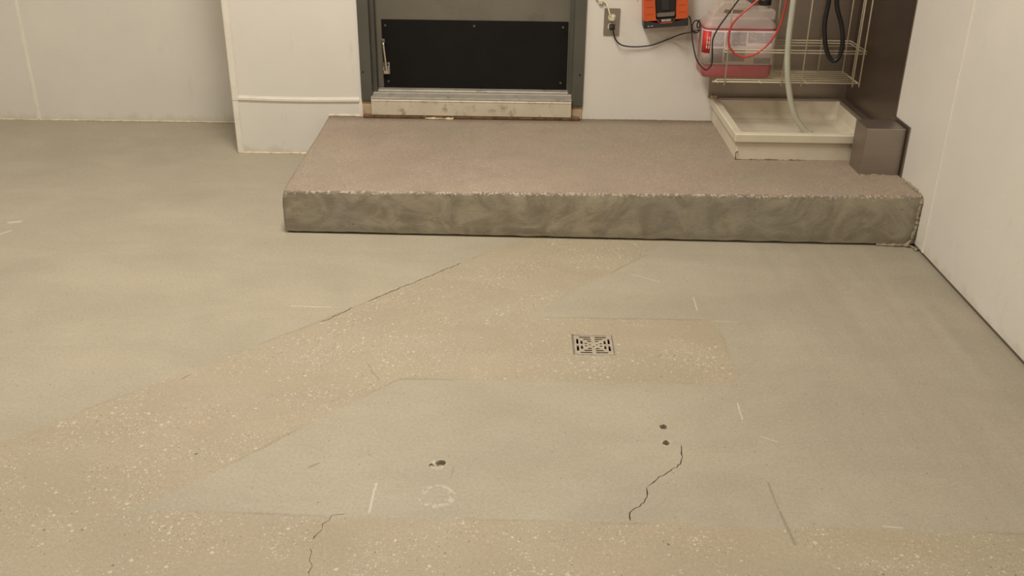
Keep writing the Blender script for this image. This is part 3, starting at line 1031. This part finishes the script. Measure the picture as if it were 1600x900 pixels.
# ------------------------------------------------------------------ hoses and tubes
h1 = tube('vinyl_hose', [(1.362, -.292, 1.30), (1.372, -.300, 1.0), (1.378, -.300, .782), (1.379, -.300, .627), (1.390, -.302, .500), (1.416, -.302, .385), (1.452, -.302, .295), (1.50, -.302, .236), (1.53, -.302, .219)], .0125, 'hose', n=14)
tag(h1, 'pale grey vinyl hose hanging down into the mop sink', 'hose')
h2 = tube('rubber_hose', [(1.528, -.30, 1.31), (1.526, -.30, 1.0), (1.522, -.30, .784), (1.519, -.30, .69), (1.532, -.30, .612), (1.556, -.30, .555), (1.580, -.303, .536), (1.600, -.306, .562), (1.602, -.306, .62),
                           (1.585, -.306, .69), (1.552, -.306, .784), (1.535, -.306, 1.0), (1.530, -.312, 1.31)], .0095, 'black', n=12)
tag(h2, 'black rubber hose hanging in a narrow loop before wire rack', 'hose')
rd = tube('red_tubing', [(1.325, -.262, .83), (1.262, -.264, .790), (1.210, -.266, .745), (1.155, -.268, .690), (1.136, -.268, .638), (1.146, -.268, .580), (1.190, -.268, .543), (1.245, -.268, .548),
                         (1.300, -.266, .590), (1.335, -.264, .645), (1.352, -.262, .700), (1.362, -.262, .80), (1.368, -.262, .95)], .0042, 'redtube')
tag(rd, 'thin red tubing looped in front of the jug', 'tubing')
rd2 = tube('red_tubing', [(1.301, -.135, .758), (1.290, -.14, .79), (1.270, -.16, .85), (1.262, -.20, .95)], .0045, 'redtube')
tag(rd2, 'short red tubing rising from the black jug cap', 'tubing')

# ------------------------------------------------------------------ outlet, plugs and cords
ou = empty('wall_outlet', (.667, 0, .631))
tag(ou, 'steel duplex outlet plate on white wall right of the door', 'outlet')
bm = bmesh.new()
add_plate(bm, rrect(.632, .702, .572, .690, .003), [], -.0045, -.0005, lambda x, z, y: (x, y, z))
link('cover_plate', bm, 'ss_plate', ou, bevel=.0015)
for zc in (.651, .611):
    bm = bmesh.new()
    add_plate(bm, rrect(.650, .684, zc - .014, zc + .014, .011), [], -.0065, -.004, lambda x, z, y: (x, y, z))
    rc = link('receptacle', bm, 'creamplug', ou)
    bm = bmesh.new()
    for dx in (-.006, .006):
        add_box(bm, .667 + dx - .001, .667 + dx + .001, -.0068, -.006, zc - .001, zc + .007)
    cyl(bm, (.667, -.0062, zc - .007), (0, -1, 0), .0024, .0007, 10)
    link('slot', bm, 'dark', rc)
bm = bmesh.new()
cyl(bm, (.667, -.004, .631), (0, -1, 0), .003, .0012, 10)
link('screw', bm, 'screw', ou)

pc = empty('cream_cord', (.66, -.02, .651))
tag(pc, 'cream cord running up from the top outlet socket', 'cord')
bm = bmesh.new()
loft(bm, [[(x, y, z) for x, z in rrect(.667 - w, .667 + w, .649 - h, .649 + h, .006)] for y, w, h in ((-.0068, .013, .014), (-.020, .012, .013), (-.030, .008, .009))])
link('plug', bm, 'creamplug', pc, bevel=.001)
tube('cord', [(.664, -.026, .652), (.655, -.030, .668), (.646, -.024, .695), (.636, -.012, .715), (.615, -.010, .722), (.590, -.010, .735), (.58, -.008, .80)], .0036, 'creamplug', pc)
box('cord_clip', .603, .622, -.015, -.001, .708, .726, 'creamplug', pc, bevel=.003)

bc = empty('charger_cord', (.669, -.02, .611))
tag(bc, 'black power cord sagging from the lower outlet socket to tangled coil', 'cord')
bm = bmesh.new()
loft(bm, [[(x, y, z) for x, z in rrect(.669 - w, .669 + w, .610 - h, .610 + h, .005)] for y, w, h in ((-.0068, .014, .013), (-.010, .012, .011), (-.034, .011, .010), (-.040, .006, .006))])
link('plug', bm, 'black', bc, bevel=.001)
tube('cord', [(.671, -.034, .606), (.675, -.036, .588), (.688, -.030, .556), (.715, -.022, .534), (.760, -.016, .526), (.815, -.014, .528), (.860, -.014, .537), (.925, -.016, .563), (.968, -.08, .597), (1.009, -.10, .610), (1.024, -.11, .617), (1.039, -.11, .622), (1.030, -.112, .610), (1.013, -.113, .612), (1.005, -.113, .634), (1.012, -.112, .656), (1.026, -.11, .661), (1.038, -.11, .651), (1.038, -.11, .632), (1.030, -.107, .631), (1.029, -.106, .648), (1.038, -.106, .664)], .0031, 'cord', bc, n=8)
bk = tube('black_cable', [(.993, -.045, .670), (1.004, -.050, .661), (1.009, -.062, .636), (1.006, -.11, .612), (1.009, -.16, .567), (1.019, -.22, .517), (1.034, -.275, .498), (1.054, -.28, .487), (1.073, -.28, .509), (1.073, -.28, .55),
                          (1.068, -.28, .611), (1.085, -.28, .659), (1.112, -.28, .704), (1.146, -.28, .758), (1.19, -.28, .83), (1.22, -.27, .95), (1.24, -.258, 1.10)], .0031, 'cord', n=8)
tag(bk, 'black cable drooping from the charger in a long loop before jug', 'cable')

# ------------------------------------------------------------------ battery charger
bcg = empty('battery_charger', (.895, -.001, .630))
tag(bcg, 'orange and black battery charger hung on the white wall', 'charger')
Rm = Matrix.Translation((.8985, 0, .624)) @ Matrix.Rotation(math.radians(-5.0), 4, 'Y')


def chg(name, bm, mat, bevel=0.0, parent=bcg, seg=2):
    bmesh.ops.transform(bm, matrix=Rm, verts=bm.verts)
    return link(name, bm, mat, parent, bevel=bevel, seg=seg)


# local frame: x -0.097..0.097, z up from the bottom edge, y front at -0.08
W2 = .0975
bm = bmesh.new()
bay = [(-.052, .262), (-.043, .040), (-.030, .022), (.031, .022), (.045, .040), (.052, .262)]
add_plate(bm, [(-W2, .034), (-.034, .034), (-.024, .017), (.026, .017), (.036, .034), (W2, .034), (W2 - .006, .30), (-W2 + .006, .30)], [bay], -.078, -.004, lambda x, z, y: (x, y, z))
sh = chg('shell', bm, 'orange', .004)
bm = bmesh.new()
add_plate(bm, [(-W2 + .001, 0), (W2 - .001, 0), (W2 - .0005, .0335), (.0365, .0335), (.027, .0165), (-.025, .0165), (-.0345, .0335), (-W2 + .0005, .0335)], [], -.076, -.003, lambda x, z, y: (x, y, z))
chg('base_band', bm, 'charcoal', .003)
bm = bmesh.new()
add_plate(bm, [(-.050, .258), (-.0425, .0405), (.0445, .0405), (.050, .258)], [], -.052, -.006, lambda x, z, y: (x, y, z))
by = chg('battery_bay', bm, 'blackp', .002)
bm = bmesh.new()
add_plate(bm, [(-.040, .060), (-.037, .044), (.039, .044), (.042, .060)], [], -.066, -.048, lambda x, z, y: (x, y, z))
chg('bay_lip', bm, 'greyp', .002)
bm = bmesh.new()
add_box(bm, -.018, .018, -.060, -.050, .070, .24)
chg('contact_block', bm, 'charcoal', .002)
bm = bmesh.new()
add_plate(bm, [(-.041, .0395), (-.0295, .0225), (.0305, .0225), (.0435, .0395)], [], -.079, -.050, lambda x, z, y: (x, y, z))
chg('badge', bm, 'blackp', .001)
for s in (-1, 1):
    for k in range(6):
        z = .062 + .030 * k
        bm = bmesh.new()
        x0, x1 = sorted((s * (.054 + .001 * k), s * (W2 - .010)))
        add_box(bm, x0, x1, -.0800, -.077, z, z + .0022)
        chg('groove_rib', bm, 'orange', .0005)
# lettering on the badge
fc = bpy.data.curves.new('lettering', 'FONT')
fc.body = 'RIDGID'
fc.size = .0125
fc.align_x = 'CENTER'
fc.extrude = .0003
fc.offset = .0003
fo = bpy.data.objects.new('lettering_source', fc)
C.objects.link(fo)
bpy.context.view_layer.update()
me = bpy.data.meshes.new_from_object(fo.evaluated_get(bpy.context.evaluated_depsgraph_get()))
bpy.data.objects.remove(fo)
me.materials.clear()
bm = bmesh.new()
bm.from_mesh(me)
bmesh.ops.transform(bm, matrix=Matrix.Translation((.001, -.0795, .0265)) @ Matrix.Rotation(math.pi / 2, 4, 'X'), verts=bm.verts)
chg('lettering', bm, 'white')
bm = bmesh.new()
for x0, x1, z in ((-.080, -.071, .007), (-.066, -.056, .0075)):
    add_box(bm, x0, x1, -.0768, -.0758, z, z + .005)
chg('small_print', bm, 'palegrey')

# ------------------------------------------------------------------ floor drain
fd = empty('floor_drain', (.5005, -1.8295, 0))
tag(fd, 'small square slotted metal drain grate set in the concrete floor', 'drain')
g0, g1, h0, h1_ = DX0 + .0055, DX1 - .0055, DY0 + .0055, DY1 - .0055
cx, cy = (g0 + g1) / 2, (h0 + h1_) / 2
A = (g1 - g0) / 2
holes = []


def slot(x0, x1, y0, y1):
    holes.append([(cx + x0, cy + y0), (cx + x1, cy + y0), (cx + x1, cy + y1), (cx + x0, cy + y1)])


sw_ = .0066
for d, L in ((.0475, .041), (.0350, .029), (.0225, .017)):
    for s in (-1, 1):
        for q in (-1, 1):
            a, b = sorted((q * .006, q * L))
            y0, y1 = sorted((s * (d - sw_ / 2), s * (d + sw_ / 2)))
            slot(a, b, y0, y1)
            if d > .03:
                a2, b2 = sorted((q * .006, q * (L - .004)))
            else:
                a2, b2 = sorted((q * .004, q * .011))
            slot(y0, y1, a2, b2)
slot(-.0135, -.0075, -.003, .003)
slot(.0075, .0135, -.003, .003)
slot(-.003, .003, -.0135, -.0075)
bm = bmesh.new()
add_plate(bm, [(g0, h0), (g1, h0), (g1, h1_), (g0, h1_)], holes, -.0055, -.0006)
link('grate', bm, 'nickel', fd)
bm = bmesh.new()
add_plate(bm, [(DX0 + .0004, DY0 + .0004), (DX1 - .0004, DY0 + .0004), (DX1 - .0004, DY1 - .0004), (DX0 + .0004, DY1 - .0004)],
          [[(g0 - .0012, h0 - .0012), (g1 + .0012, h0 - .0012), (g1 + .0012, h1_ + .0012), (g0 - .0012, h1_ + .0012)]], -.012, .0012)
link('rim', bm, 'chrome', fd)
bm = bmesh.new()
add_box(bm, DX0 + .001, DX1 - .001, DY0 + .001, DY1 - .001, -.10, -.012)
top = [f for f in bm.faces if all(v.co.z > -.02 for v in f.verts)]
bmesh.ops.delete(bm, geom=top, context='FACES_ONLY')
link('sump', bm, 'dark', fd)
